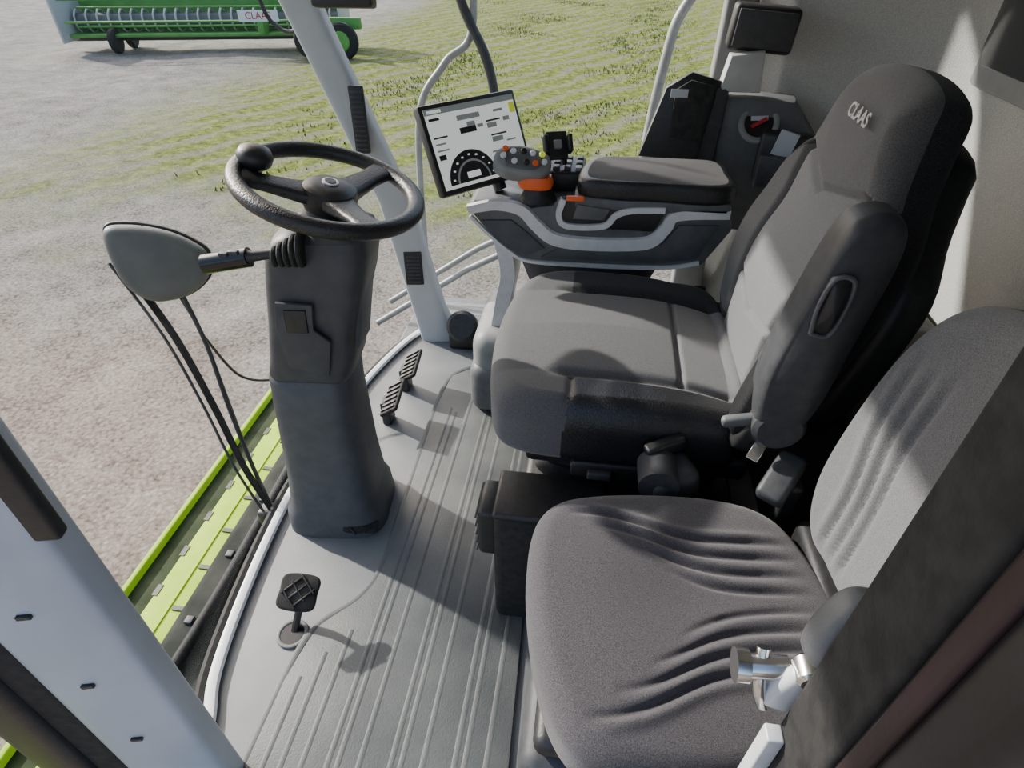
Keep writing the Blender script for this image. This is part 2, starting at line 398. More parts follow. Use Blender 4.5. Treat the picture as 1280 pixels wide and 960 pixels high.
def ring(name,R,r,Mx,mt,parent,seg=14,n=90,z=0):
    vs=[];fs=[]
    for i in range(n):
        a=2*math.pi*i/n
        for j in range(seg):
            b=2*math.pi*j/seg; q=R+r*math.cos(b); vs.append((q*math.cos(a),q*math.sin(a),z+r*.92*math.sin(b)))
    for i in range(n):
        for j in range(seg):
            fs.append([i*seg+j,((i+1)%n)*seg+j,((i+1)%n)*seg+(j+1)%seg,i*seg+(j+1)%seg])
    return addmesh(name,vs,fs,mt,parent,M=Mx)
ring('rim',.171,.0175,Mw,M_leath,sw)
for a in (208,68,-42):
    R_=Matrix.Rotation(math.radians(a),4,'Z')
    sec=[]
    for x,w,t,z in ((.03,.038,.016,-.018),(.07,.030,.013,-.014),(.12,.024,.011,-.006),(.150,.027,.011,0),(.168,.034,.011,0)):
        sec.append([Vector((x,w*c,z+t*s)) for c,s in [(math.copysign(abs(math.cos(q))**.6,math.cos(q)),math.copysign(abs(math.sin(q))**.6,math.sin(q))) for q in [2*math.pi*k/16 for k in range(16)]]])
    loft('spoke',sec,M_leath,sw,M=Mw@R_)
loft('hub',[rr(0,0,z,r,r,2.4,36) for z,r in ((-.045,.045),(-.02,.055),(.0,.05),(.008,.036),(.010,.02))],M_blk,sw,M=Mw)
cyl('hub_badge',.016,.003,Mw@Matrix.Translation((0,0,.010)),M_silver,sw)
cyl('hub_badge_centre',.011,.002,Mw@Matrix.Translation((0,0,.0125)),M_blk,sw)
K=Mw@Matrix.Translation((-.140,-.024,-.006))
loft('spinner_knob',[rr(0,0,z,r,r,2,24) for z,r in ((0,.014),(.006,.012),(.009,.022),(.018,.031),(.031,.034),(.044,.028),(.051,.012))],M_blk,sw,M=K)
rbox('knob_bracket',(.05,.03,.014),K@Matrix.Translation((-.015,0,0)),M_blk,sw,.005)
il=grp('indicator_lever',(-.57,.97,.83))
for i in range(5): 
    cyl('boot_ring',.036-.004*i,.010,frame((-.545-.012*i,.975-.004*i,.832-.003*i),(0,.3,1),(.2,-1,0)),M_rub,il,bev=.003)
a=Vector((-.585,.965,.826)); b=Vector((-.725,.95,.80))
tube('stalk',[a,a.lerp(b,.35),a.lerp(b,.42),b],lambda t:.010 if t<.4 else .017,M_blk,il,smooth=False,seg=14)
tube('stalk_grip',[a.lerp(b,.40),a.lerp(b,.5),a.lerp(b,.95),a.lerp(b,1.06)],lambda t:.019 if t<.95 else .013,M_blkg,il,smooth=True,seg=16)
for q in (.55,.7): rbox('stalk_switch',(.018,.012,.008),a.lerp(b,q)+Vector((0,-.008,.017)),M_dgrey,il,.002)

# ---------------------------------------------------------------- pedals
def pedal(name,M,w,h,arm):
    g=grp(name,M.translation)
    pillow('pad',[(-w*.42,-h*.5),(w*.42,-h*.5),(w*.5,0),(w*.42,h*.5),(-w*.42,h*.5),(-w*.5,0)],.014,M,[M_rub],g,edge=.005,crown=.003,N=48,R=6)
    for i in range(3):
        for s in (1,-1): rbox('tread',(.004,h*.75,.004),M@Matrix.Translation((0,(i-1)*.003,.017))@Matrix.Rotation(s*(.75),4,'Z')@Matrix.Translation(((i-1)*w*.27,0,0)),M_blk,g,.001,1)
    tube('arm',arm,.009,M_blk,g,seg=8); return g
pb=pedal('brake_pedal',frame((-.592,.70,.105),(1,.1,-.15),(-.15,1,.35)),.085,.075,[(-.592,.705,.10),(-.60,.70,.06),(-.612,.665,-.0)])
cyl('boot_hole',.032,.004,(-.612,.655,.0),M_blkg,pb)
ring('hole_rim',.032,.005,Matrix.Translation((-.612,.655,.003)),M_floor,pb,n=30,seg=8)
pedal('release_pedal',frame((-.545,.955,.032),(1,.2,-.1),(-.2,1,.3)),.09,.035,[(-.545,.96,.03),(-.57,.97,.01),(-.59,.99,.015)])
ap=grp('accelerator_pedal',(-.6,1.5,0))
for dx,y in ((0.01,1.42),(.02,1.60)):
    Mp=frame((-.60+dx,y,.10),(.75,.0,.5),(-.05,1,.1))
    rbox('pedal_plate',(.07,.14,.014),Mp,M_rub,ap,.006)
    for i in range(6): rbox('tread_bar',(.055,.008,.006),Mp@Matrix.Translation((0,-.055+.022*i,.009)),M_blk,ap,.001,1)
    rbox('pedal_bracket',(.03,.05,.09),(-.625+dx,y,.045),M_blk,ap,.005)

# ---------------------------------------------------------------- driver seat
ds=grp('operator_seat',(.12,1.15,0))
cush=[(-.270,-.215),(-.295,0),(-.275,.20),(-.215,.285),(-.05,.300),(.12,.285),(.235,.25),(.255,0),(.235,-.25),(.12,-.285),(-.05,-.295),(-.21,-.285)]
def dd(x,y):
    z=0
    z+=.022*max(0,(abs(y)-.17)/.1)**1.0 if abs(y)>.17 else 0
    z-=.012*gauss(abs(y)-.175,.012)*(1 if x>-.12 else max(0,1+(x+.12)/.05))
    z-=.010*gauss(x-.115,.006)*(1 if abs(y)<.17 else 0)
    z-=.007*gauss(x+.11,.007)*(1 if y<-.19 else 0)
    z+=.012*math.cos((x+.1)*7)*max(0,1-abs(y)/.25)
    z-=.030*max(0,(x-.0)/.25)**2
    return z
def dmf(x,y,s,k):
    if y<-.195 and x>-.11: return 1
    if k=='side' and y<-.10 and x>-.115: return 1
    if y>.175 and x>-.13: return 2
    if x>.115 and abs(y)<.175: return 3
    return 0
pillow('seat_cushion',cush,.135,euler((.095,1.155,.445),0,0,0),[M_fab,M_leath,M_fabd,M_fabl],ds,edge=.045,disp=dd,crown=.012,matfn=dmf,center=(0,0),N=420,R=90)
Bm=frame((.345,1.16,.535),(0,-1,0),(.225,0,1))
bo=[(-.20,.0),(-.245,.10),(-.26,.28),(-.245,.39),(-.185,.475),(-.150,.55),(-.120,.60),(0,.618),(.120,.60),(.150,.55),(.185,.475),(.245,.39),(.26,.28),(.245,.10),(.20,.0),(0,-.02)]
def bd(x,y):
    ax=abs(x); z=0
    if y<.45: 
        z+=.035*max(0,(ax-.15)/.1)**1.2
        z-=.014*gauss(ax-(.15+.05*(y-.2)),.008)
    z-=.012*gauss(y-(.40+ax*.25),.008)*(1 if ax<.2 else 0)
    z-=.010*gauss(y-(.13+ax*.2),.007)*(1 if ax<.15 else 0)
    z+=.016*gauss(y-.20,.12)-.006*gauss(y-.33,.05)
    z+=.012*gauss(y-.53,.07)
    return z
def bmf(x,y,s,k):
    if k=='side': return 2
    ax=abs(x)
    if y>.40+ax*.25: return 0
    if ax>.15+.05*(y-.2): return 2 if k!='top' else 1
    return 3
pillow('backrest',bo,.10,Bm@Matrix.Translation((0,0,-.09)),[M_fab,M_fab,M_fabd,M_fabl],ds,edge=.04,disp=bd,crown=.012,matfn=bmf,center=(0,.29),N=400,R=90)
pillow('back_shell',[(p[0]*1.02,p[1]*.88) for p in bo],.07,Bm@Matrix.Translation((0,0,-.145)),[M_blk],ds,edge=.03,N=60,R=6,center=(0,.27))
pillow('side_wing',[(-.05,-.04),(-.055,.12),(-.03,.28),(.02,.36),(.05,.30),(.06,.10),(.03,-.05)],.05,frame((.345,.905,.60),(1,0,-.18),(.18,0,1)),[M_leath],ds,edge=.02,N=60,R=8)
Am=frame((.352,.885,.615),(1,0,-.08),(.08,0,1))
pillow('folded_armrest',[(-.035,.0),(-.058,.10),(-.052,.22),(-.035,.36),(-.01,.395),(.03,.395),(.05,.35),(.048,.2),(.045,.06),(.02,-.01)],.075,Am,[M_dgrey],ds,edge=.022,N=90,R=14)
AH=(-.020,.265)
pillow('armrest_handle_recess',[(-.014,-.045),(.014,-.045),(.018,0),(.014,.045),(-.014,.045),(-.018,0)],.010,Am@Matrix.Translation((AH[0],AH[1],.078)),[M_blk],ds,edge=.004,N=48,R=6)
ringpts=[(-.013,-.045),(.013,-.045),(.019,0),(.013,.045),(-.013,.045),(-.019,0)]
tube('armrest_handle',[Am@Vector((p[0]+AH[0],p[1]+AH[1],.090)) for p in ringpts+[ringpts[0]]],.0035,M_mgrey,ds,seg=8)
cyl('armrest_pivot',.045,.085,Am@Matrix.Translation((.0,.01,-.01)),M_dgrey,ds,bev=.008)
rbox('armrest_bracket',(.06,.05,.10),euler((.335,.87,.58),0,20,0),M_blk,ds,.012)
rbox('armrest_lever',(.06,.02,.022),euler((.29,.84,.62),0,-15,0),M_mgrey,ds,.008)
def text(s,size,M,mt,parent,name='lettering'):
    c=D.curves.new(name,'FONT'); c.body=s; c.size=size; c.extrude=.0006; c.offset=.0006; c.align_x='CENTER'; c.align_y='CENTER'
    o=D.objects.new(name,c); COL.objects.link(o); c.materials.append(mt); 
    bpy.context.view_layer.update(); me=D.meshes.new_from_object(o); D.objects.remove(o)
    me.transform(M); o=D.objects.new(name,me); COL.objects.link(o)
    if parent: o.parent=parent; o.matrix_parent_inverse=Matrix.Translation(-parent.location)
    return o
text('CLAAS',.032,Bm@Matrix.Translation((.03,.535,.0355)),M_lgrey,ds)
bb('seat_pan',-.10,.36,.90,1.40,.40,.46,M_blk,ds,.015)
for i in range(5): loft('bellows',[rr(.12,1.15,.15+.05*i+z,.20+o,.21+o,6,40) for z,o in ((0,0),(.025,.014),(.05,0))],M_rub,ds)
bb('seat_riser',-.12,.42,.92,1.42,0,.16,M_blk,ds,.02)
bb('side_control',.0,.22,.868,.91,.40,.445,M_blk,ds,.01)
rbox('control_knob',(.05,.02,.02),(.06,.865,.42),M_dgrey,ds,.005)
rbox('seat_rail',(.5,.03,.03),(.14,1.44,.50),M_dgrey,ds,.006)
for i in range(5): rbox('rail_lever',(.03,.012,.012),(.02+.07*i,1.455,.55),M_blk,ds,.003)
tube('retractor_drum',[(.165,.84,.495),(.165,.80,.495),(.165,.775,.495)],.038,M_dgrey,ds,smooth=False,seg=24)
rbox('retractor_case',(.10,.08,.07),euler((.19,.82,.475),0,-10,25),M_dgrey,ds,.02)
rbox('retractor_mouth',(.08,.025,.03),euler((.175,.85,.53),0,-10,25),M_blk,ds,.006)
rbox('retractor_stalk',(.05,.05,.30),euler((.20,.87,.36),12,0,0),M_blk,ds,.01)
rbox('buckle_body',(.05,.10,.035),euler((.375,.79,.535),25,0,-35),M_dgrey,ds,.01)
rbox('buckle_tongue',(.022,.05,.003),euler((.335,.83,.565),30,0,-35),M_chrome,ds,.001,1)
rbox('buckle_stalk',(.03,.03,.40),euler((.40,.80,.33),4,0,0),M_blk,ds,.008)

# ---------------------------------------------------------------- passenger seat
ps=grp('passenger_seat',(.19,.53,0))
pc=[(-.225,-.10),(-.235,.08),(-.20,.19),(-.10,.225),(.08,.225),(.19,.19),(.235,.10),(.25,-.05),(.22,-.16),(.10,-.225),(-.08,-.235),(-.18,-.205)]
def pd(x,y):
    z=-.016*math.exp(-((x-.02)/.13)**2-(y/.11)**2)
    u=(x+.19)/.42
    for i in range(4):
        if -.02<u<1.05:
            s_=sig((u-(.36+.03*i))*12)
            c=(.170-.030*i)*(1-s_)+(.108-.031*i)*s_
            ay=abs(y)
            st=.02+.13*i
            f=min(1,max(0,(u-st)/.16))*min(1,max(0,(.95-u)/.2))
            z-=.0058*gauss(ay-c,.0058)*f
            z+=.0042*gauss(ay-c-.013,.0090)*f
    return z
pillow('seat_cushion',pc,.105,euler((.185,.535,.405),0,2,8),[M_fabp],ps,edge=.04,disp=pd,crown=.012,center=(0,0),N=340,R=90)
Pm=frame((.455,.555,.475),(.12,-1,0),(.15,0,1))
po=[(-.15,.0),(-.21,.08),(-.225,.22),(-.215,.38),(-.17,.465),(-.06,.495),(.06,.495),(.17,.465),(.215,.38),(.225,.22),(.21,.08),(.15,0),(0,-.015)]
def pbd(x,y):
    z=.02*max(0,(abs(x)-.1)/.1)
    for i in range(3):
        u=(y-.02)/.38
        if 0<u<1:
            s_=sig((u-.5)*10); c=(.06+.028*i)*(1-s_)+(.10+.03*i)*s_
            z-=.006*gauss(abs(x)-c,.006)*min(1,(u)/.1,(1-u)/.15)
            z+=.004*gauss(abs(x)-c-.013,.008)*min(1,(u)/.1,(1-u)/.15)
    return z
pillow('backrest',po,.085,Pm@Matrix.Translation((0,0,-.06)),[M_fabl,M_blk],ps,edge=.035,disp=pbd,crown=.012,center=(0,.24),N=220,R=60,matfn=lambda x,y,s,k:1 if k=='side' else 0)
bb('seat_box',-.04,.40,.32,.755,0.0,.37,M_dgrey,ps,.03)
bb('seat_tray',-.02,.40,.34,.74,.37,.41,M_blk,ps,.02)
bb('back_hinge',.40,.48,.36,.74,.37,.50,M_blk,ps,.02)
bb('seat_rear_skirt',.39,.50,.34,.75,.0,.40,M_blk,ps,.02)
st=grp('storage_pocket',(-.13,.82,0))
bb('pocket_box',-.15,.02,.765,.89,0.0,.365,M_rub,st,.02)
bb('pocket_net',-.185,-.14,.78,.88,.22,.36,M_blk,st,.012)
for i in range(5): rbox('net_cord',(.004,.10,.004),(-.187,.83,.235+.027*i),M_dgrey,st,.001,1)
bb('pocket_lid',-.15,.08,.765,.895,.36,.378,M_blk,st,.008)

# ---------------------------------------------------------------- armrest console (far side)
ac=grp('armrest_console',(0,1.6,0))
FY=1.475
prof=[(-.33,.725),(-.245,.745),(-.16,.735),(-.10,.745),(-.04,.75),(.34,.765),(.355,.70),(.30,.60),(.20,.585),(-.17,.578),(-.25,.63)]
Mx=frame((0,FY,0),(1,0,0),(0,0,1))   # local z -> -Y
prism('console_body',prof,.235,Mx@Matrix.Translation((0,0,-.245)),M_mgrey,ac,.01)
def ribbon(name,pts,w,t,mt,parent,M,n=8):
    P=catmull([(p[0],p[1],0) for p in pts],n); K=len(P)
    secs=[]
    for i,p in enumerate(P):
        T=(P[min(i+1,K-1)]-P[max(i-1,0)]).normalized(); nn=Vector((-T.y,T.x,0)); ww=w(i/(K-1)) if callable(w) else w
        secs.append([p+nn*ww/2,p+nn*ww/2*.8+Vector((0,0,t)),p-nn*ww/2*.8+Vector((0,0,t)),p-nn*ww/2])
    return loft(name,secs,mt,parent,M)
Ms=Mx@Matrix.Translation((0,0,-.012))
ribbon('silver_band',[(-.325,.722),(-.25,.738),(-.185,.728),(-.145,.69),(-.10,.655),(-.03,.645),(.08,.648),(.155,.66),(.19,.70),(.215,.735),(.34,.745)],lambda t:.026+.014*math.sin(t*3.14),.012,M_silver,ac,Ms)
ribbon('silver_lower_edge',[(-.32,.705),(-.27,.655),(-.215,.61),(-.16,.585),(.0,.582),(.20,.59),(.29,.61)],.010,.010,M_silver,ac,Ms)
prism('side_inlay',[(-.29,.695),(-.21,.70),(-.17,.67),(-.12,.625),(-.17,.60),(-.23,.63)],.008,Ms,M_colg,ac,.003)
prism('side_inlay_rear',[(-.08,.63),(.10,.632),(.19,.66),(.22,.71),(.32,.715),(.28,.62),(.18,.60),(-.13,.598)],.008,Ms,M_colg,ac,.003)
prism('grip_recess',[(-.075,.69),(.16,.69),(.18,.735),(.16,.765),(-.08,.77)],.010,Ms,M_blk,ac,.003)
ribbon('grip_silver',[(-.075,.765),(-.085,.72),(-.06,.695),(.03,.70),(.06,.73),(.10,.745),(.18,.75)],.018,.018,M_silver,ac,Ms)
prism('grip_pad',[(-.05,.715),(.03,.715),(.045,.745),(-.04,.755)],.016,Ms,M_mgrey,ac,.004)
rbox('orange_switch',(.045,.012,.012),(-.045,FY-.012,.773),M_orange,ac,.003)
pillow('armrest_pad',[(-.185,-.08),(-.17,.07),(-.10,.11),(.10,.115),(.185,.10),(.20,0),(.185,-.10),(.0,-.105),(-.10,-.105)],.05,euler((.145,FY+.105,.765),0,0,0),[M_fabd,M_leath],ac,edge=.02,crown=.008,N=100,R=14,matfn=lambda x,y,s,k:0 if k=='top' else 1)
bb('pad_tray',-.05,.34,FY+.0,FY+.21,.74,.772,M_mgrey,ac,.01)
bb('switch_field',-.155,-.03,FY+.10,FY+.25,.745,.80,M_blk,ac,.012)
for i in range(4):
    for j in range(3): rbox('switch',(.018,.026,.012),(-.135+.03*i,FY+.125+.042*j,.803),M_dgrey if (i+j)%3 else M_sgrey,ac,.003)
bb('console_front_deck',-.32,-.15,FY+.02,FY+.20,.72,.742,M_mgrey,ac,.01)
bb('pedestal',-.345,.40,1.50,1.86,0.0,.305,M_sgrey,ac,.055,6)
bb('pedestal_base',-.355,.42,1.485,1.87,0.0,.20,M_mgrey,ac,.05,5)
loft('console_neck',[rr(.0,1.62,z,a,b,4,32) for z,a,b in ((.28,.22,.11),(.45,.16,.09),(.60,.22,.1))],M_dgrey,ac)
ribbon('front_riser',[(-.29,.72),(-.26,.62),(-.235,.50),(-.25,.40),(-.27,.28)],.055,.10,M_silver,ac,Mx@Matrix.Translation((0,0,-.2)))

phi=math.radians(42); ta=math.radians(25)
w_=Vector((math.sin(phi),math.cos(phi),0)); u_=Vector((-math.cos(phi)*math.sin(ta),math.sin(phi)*math.sin(ta),math.cos(ta)))
BL=Vector((-.366,1.40,.780)); W,Hh=.300,.216
Mt=frame(BL,w_,u_)
tm=grp('touchscreen_monitor',BL)
def tr(x0,x1,y0,y1,z,mt,nm,b=.0,dz=.001):
    rbox(nm,(x1-x0,y1-y0,dz),Mt@Matrix.Translation(((x0+x1)/2,(y0+y1)/2,z)),mt,tm,b,2)
tr(0,W,0,Hh,-.014,M_blk,'housing',.008,.028)
tr(.012,W-.012,.014,Hh-.012,.0005,M_scr,'screen')
tr(.012,W-.012,Hh-.026,Hh-.012,.0015,M_scrg,'status_bar')
tr(.02,.06,Hh-.023,Hh-.016,.0022,M_scr,'status_icon')
tr(.02,.05,Hh-.040,Hh-.034,.0015,M_scrd,'title_text')
tr(.10,.17,Hh-.05,Hh-.038,.0015,M_scrg,'icon_a')
for i,(x,y,ww,hh_) in enumerate(((.10,.135,.05,.014),(.125,.148,.025,.012),(.155,.142,.018,.008),(.02,.135,.04,.004),(.02,.12,.03,.004),(.02,.105,.035,.004),(.185,.15,.045,.004),(.185,.135,.03,.012),(.24,.145,.02,.010),(.19,.115,.05,.004),(.19,.10,.035,.012),(.235,.095,.03,.004),(.02,.085,.02,.012),(.18,.075,.02,.004),(.215,.17,.03,.006))):
    tr(x,x+ww,y,y+hh_,.0015,M_scrd if i%3==0 else M_scrg,'screen_item')
tr(.268,.286,.16,.185,.0016,M_scry,'lime_key'); tr(.268,.286,.02,.045,.0016,M_scry,'lime_key2')
def disc(cx,cy,R,z,mt,nm,a0=0,a1=180):
    vs=[(cx,cy,z)]+[(cx+R*math.cos(math.radians(a0+(a1-a0)*i/30)),cy+R*math.sin(math.radians(a0+(a1-a0)*i/30)),z) for i in range(31)]
    addmesh(nm,vs,[[0,i,i+1] for i in range(1,31)],mt,tm,smooth=False,M=Mt)
disc(.105,.022,.075,.0018,M_scrd,'gauge'); disc(.105,.022,.052,.0023,M_scrg,'gauge_inner'); disc(.105,.022,.047,.0028,M_scrd,'gauge_core')
for i in range(9):
    q=math.radians(10+20*i); tr(.105+.063*math.cos(q)-.003,.105+.063*math.cos(q)+.003,.022+.063*math.sin(q)-.002,.022+.063*math.sin(q)+.002,.0026,M_scr,'gauge_tick')
tr(.085,.125,.03,.045,.0034,M_scr,'gauge_value')
tr(.195,.255,.022,.07,.0015,M_scrd,'key_block')
for i in range(3): tr(.20,.25,.028+.014*i,.035+.014*i,.0022,M_scrg,'key_line')
tube('monitor_arm',[Mt@Vector((.15,.05,-.03)),Vector((-.27,1.57,.79)),Vector((-.25,1.56,.75))],.018,M_blk,tm)
rbox('monitor_back',(.14,.10,.03),Mt@Matrix.Translation((.15,.10,-.04)),M_blk,tm,.008)

JC=Vector((-.185,1.50,.838)); Mj=frame(JC,(1,.15,-.12),(0,.75,.62))
js=grp('joystick',(-.17,1.53,.75))
pillow('head',[(-.072,-.012),(-.064,.027),(-.02,.043),(.03,.040),(.066,.024),(.072,-.008),(.05,-.034),(.0,-.038),(-.045,-.034)],.045,Mj@Matrix.Translation((0,0,-.022)),[M_sgrey],js,edge=.016,crown=.006,N=80,R=12)
pillow('face',[(-.046,-.015),(-.036,.026),(.03,.026),(.050,.0),(.03,-.024),(-.02,-.026)],.006,Mj@Matrix.Translation((0,0,.024)),[M_mgrey],js,edge=.003,N=50,R=6,crown=.003)
BM=[M_strip,M_orange,M_strip,M_blkg,M_strip,M_scry,M_strip,M_blkg]
for i,(x,y) in enumerate(((-.05,.0),(-.046,.019),(-.026,.014),(0,.018),(.022,.014),(.046,.014),(-.022,-.012),(.008,-.012),(.052,-.006),(.03,-.012))):
    cyl('button',.0075,.006,Mj@Matrix.Translation((x,y,.030)),BM[i%8],js,seg=16,bev=.001)
loft('orange_collar',[rr(-.150,1.50,z,a,b,2.6,32) for z,a,b in ((.785,.042,.03),(.797,.046,.034),(.814,.040,.028))],M_orange,js)
loft('boot',[rr(-.145,1.52,z,r,r,2,24) for z,r in ((.747,.05),(.76,.042),(.778,.034),(.795,.03))],M_blk,js)
ph=grp('phone_holder',(-.1,1.58,.80))
Mh=frame((-.105,1.57,.868),(.9,.3,.0),(-.1,.5,.8))
rbox('cradle',(.055,.07,.012),Mh,M_blk,ph,.004)
for s in (1,-1): rbox('claw',(.012,.045,.028),Mh@Matrix.Translation((s*.031,0,.012)),M_blk,ph,.004)
rbox('clamp_centre',(.022,.022,.014),Mh@Matrix.Translation((0,0,.01)),M_sgrey,ph,.004)
tube('gooseneck',[(-.10,1.58,.86),(-.09,1.61,.84),(-.085,1.60,.812)],.009,M_blk,ph)

# ---------------------------------------------------------------- rear/far corner fittings
cp=grp('cab_pillar',(.36,1.975,0))
loft('pillar_body',[rr(cx,cy,z,hx,hy,5,36,0) for cx,cy,z,hx,hy in [(.36,1.985,0,.055,.03),(.35,1.985,.7,.05,.03),(.355,1.99,1.1,.045,.03),(.36,2.0,1.66,.045,.03)]],M_sgrey,cp)
tp=grp('corner_trim_panel',(.42,1.86,.6))
prism('panel',[(-.16,.0),(-.14,.36),(-.10,.385),(.09,.38),(.16,.30),(.17,.0)],.10,frame((.44,1.92,.56),(1,-.12,0),(0,0,1)),M_mgrey,tp,.02)
prism('pillar_cover',[(-.045,0),(-.02,.40),(.04,.42),(.03,0)],.05,frame((.30,1.86,.56),(1,0,0),(0,0,1)),M_dgrey,tp,.012)
prism('silver_cap',[(-.05,0),(-.035,.09),(.05,.10),(.06,.0)],.05,frame((.36,1.86,.955),(1,0,0),(0,0,1)),M_lgrey,tp,.01)
ch=frame((.435,1.812,.88),(1,-.12,0),(0,.55,.85))
ring('cup_ring',.046,.009,ch,M_sgrey,tp,n=40,seg=8)
cyl('cup_well',.044,.006,ch@Matrix.Translation((0,0,-.004)),M_blkg,tp)
rbox('cup_label',(.045,.010,.002),ch@Matrix.Rotation(.6,4,'Z')@Matrix.Translation((0,0,.006)),M_red,tp,.0,1)
rbox('cup_label_white',(.045,.012,.002),ch@Matrix.Rotation(.1,4,'Z')@Matrix.Translation((0,.012,.005)),M_white,tp,.0,1)
rbox('pocket',(.16,.05,.14),euler((.52,1.77,.80),0,0,-18),M_blk,tp,.015)
rbox('pocket_front',(.14,.02,.09),euler((.51,1.735,.77),0,0,-18),M_dgrey,tp,.008)
rbox('paper',(.05,.006,.07),euler((.50,1.745,.845),10,12,-18),M_white,tp,.001,1)
bx=grp('speaker_box',(.39,1.87,1.09))
rbox('case',(.165,.08,.105),euler((.40,1.87,1.10),0,4,-5),M_blk,bx,.012)
rbox('face',(.145,.006,.085),euler((.398,1.828,1.10),0,4,-5),M_dgrey,bx,.004)
rbox('box_mount',(.04,.10,.03),(.40,1.93,1.10),M_blk,bx,.004)
dpn=grp('document_pouch',(.22,1.82,.9))
prism('pouch',[(-.11,-.11),(.055,-.12),(.09,.09),(.01,.11),(-.055,.07)],.03,frame((.225,1.83,.89),(1,0,0),(0,.15,1)),M_blk,dpn,.008)
prism('flap',[(-.03,-.05),(.055,-.06),(.075,.08),(.01,.095),(-.03,.07)],.012,frame((.225,1.80,.89),(1,0,0),(0,.15,1)),M_rub,dpn,.004)
rbox('label',(.045,.003,.020),euler((.205,1.785,.955),-8,0,0),M_white,dpn,.0,1)
rbox('pouch_mount',(.06,.14,.03),(.29,1.90,.86),M_blk,dpn,.005)

# ---------------------------------------------------------------- outside fittings
mh=grp('front_mirror',(-1.05,1.2,.67))
Mm=frame((-1.035,1.20,.665),(.85,.45,-.12),(-.1,.25,1))
HP=[(-.105,.075),(-.055,.088),(.02,.074),(.075,.046),(.104,.015),(.098,-.040),(.05,-.082),(-.02,-.096),(-.07,-.070),(-.098,-.01)]
pillow('housing',HP,.055,Mm,[M_mirg],mh,edge=.03,crown=.01,N=90,R=14)
pillow('rim',[(p[0]*1.05,p[1]*1.06) for p in HP],.02,Mm@Matrix.Translation((0,0,-.015)),[M_blk],mh,edge=.006,crown=0,N=90,R=6)
wp=mh
arc=[(-.865,1.045,-.06),(-.915,1.06,.10),(-.968,1.10,.28),(-1.035,1.14,.48),(-1.125,1.17,.67)]
tube('blade',arc,.0065,M_rub,wp,seg=8,flat=1.8,up=(0,1,0))
tube('blade_spine',[(p[0]-.02,p[1]-.012,p[2]+.01*math.sin(i*.8)) for i,p in enumerate(arc)],.004,M_dgrey,wp,seg=6)
arc2=[(-.865,1.045,-.06),(-.905,1.08,.10),(-.95,1.13,.26),(-.995,1.19,.42),(-1.035,1.22,.56)]
tube('arm',arc2,.006,M_blk,wp,seg=8)
tube('arm_b',[(p[0]-.010,p[1]+.02*math.sin(i*.8),p[2]) for i,p in enumerate(arc2)],.0035,M_dgrey,wp,seg=6)
tube('washer_hose',[(-1.0,1.20,.44),(-.99,1.27,.26),(-.95,1.38,.17),(-.90,1.46,.17),(-.86,1.50,.18)],.004,M_blk,wp,seg=6)
rbox('arm_pivot',(.05,.05,.10),(-.88,1.045,-.10),M_blk,wp,.01)
gb=grp('front_walkway_beam',(-1.55,1.3,-.8))
bb('beam_top',-1.605,-1.37,-.3,2.75,-.84,-.80,M_green,gb,.006)
bb('beam_lip',-1.755,-1.730,-.3,2.75,-.90,-.80,M_green,gb,.006)
bb('beam_channel',-1.732,-1.60,-.3,2.75,-.90,-.835,M_olive,gb,.004)
bb('beam_front',-1.76,-1.37,-.3,2.75,-1.25,-.90,M_green,gb,.006)
bb('beam_fold',-1.515,-1.505,-.3,2.75,-.802,-.795,M_green,gb,.003)
for i in range(16):
    y=-.2+.19*i
    bb('beam_notch',-1.612,-1.590,y,y+.05,-.80,-.797,M_blk,gb,0,1)
    bb('beam_slot',-1.440,-1.425,y+.05,y+.10,-.80,-.797,M_blk,gb,0,1)
    rbox('beam_hinge',(.05,.02,.006),(-1.47,y+.15,-.797),M_blk,gb,.001,1)
bb('beam_legs',-1.7,-1.45,-.2,2.6,-2.0,-1.25,M_body,gb,.01)
fh=grp('feeder_housing',(-1.2,1.1,-1))
bb('feeder_body',-1.35,-.84,.1,2.1,-1.6,-.62,M_body,fh,.04)
bb('feeder_leg',-1.30,-.9,.3,1.9,-2.0,-1.6,M_body,fh,.02)
for i in range(6): rbox('feeder_bolt',(.03,.03,.012),(-1.28,.4+.28*i,-.615),M_dgrey,fh,.004)
tube('feeder_hose',[(-1.26,.3,-.60),(-1.22,1.0,-.595),(-1.25,1.9,-.60)],.02,M_rub,fh)

def rail(pts,r=.016,nm='handrail',mt=M_rail):
    g=grp(nm,pts[0]); tube('rail_tube',pts,r,mt,g,seg=12); 
    for p in (pts[0],pts[-1]): cyl('rail_foot',r*1.7,.012,Matrix.Translation(Vector(p)),M_dgrey,g)
    return g
rail([(-.72,2.35,-.138),(-.72,2.38,.45),(-.70,2.42,.75),(-.60,2.46,.90),(-.49,2.48,1.05),(-.53,2.48,1.7)],.014)
rail([(-.64,2.50,1.75),(-.55,2.48,1.15),(-.42,2.44,.85),(-.36,2.40,.3),(-.36,2.38,-.138)],.018,'handrail',M_dgrey)
rail([(.16,2.3,-.138),(.17,2.3,.6),(.20,2.3,.95),(.24,2.32,1.1),(.36,2.34,1.22),(.60,2.36,1.24),(.75,2.36,1.1),(.75,2.36,-.138)],.017)
sp=grp('side_ladder',(-.5,2.4,-.3))
bb('platform',-.80,.9,2.10,2.50,-.20,-.14,M_mgrey,sp,.01)
tube('stringer_a',[(-.95,2.25,-.16),(-.52,2.30,.12),(-.18,2.32,.30)],.014,M_rail,sp,smooth=False)
tube('stringer_b',[(-.95,2.45,-.16),(-.52,2.50,.12),(-.18,2.52,.30)],.014,M_rail,sp,smooth=False)
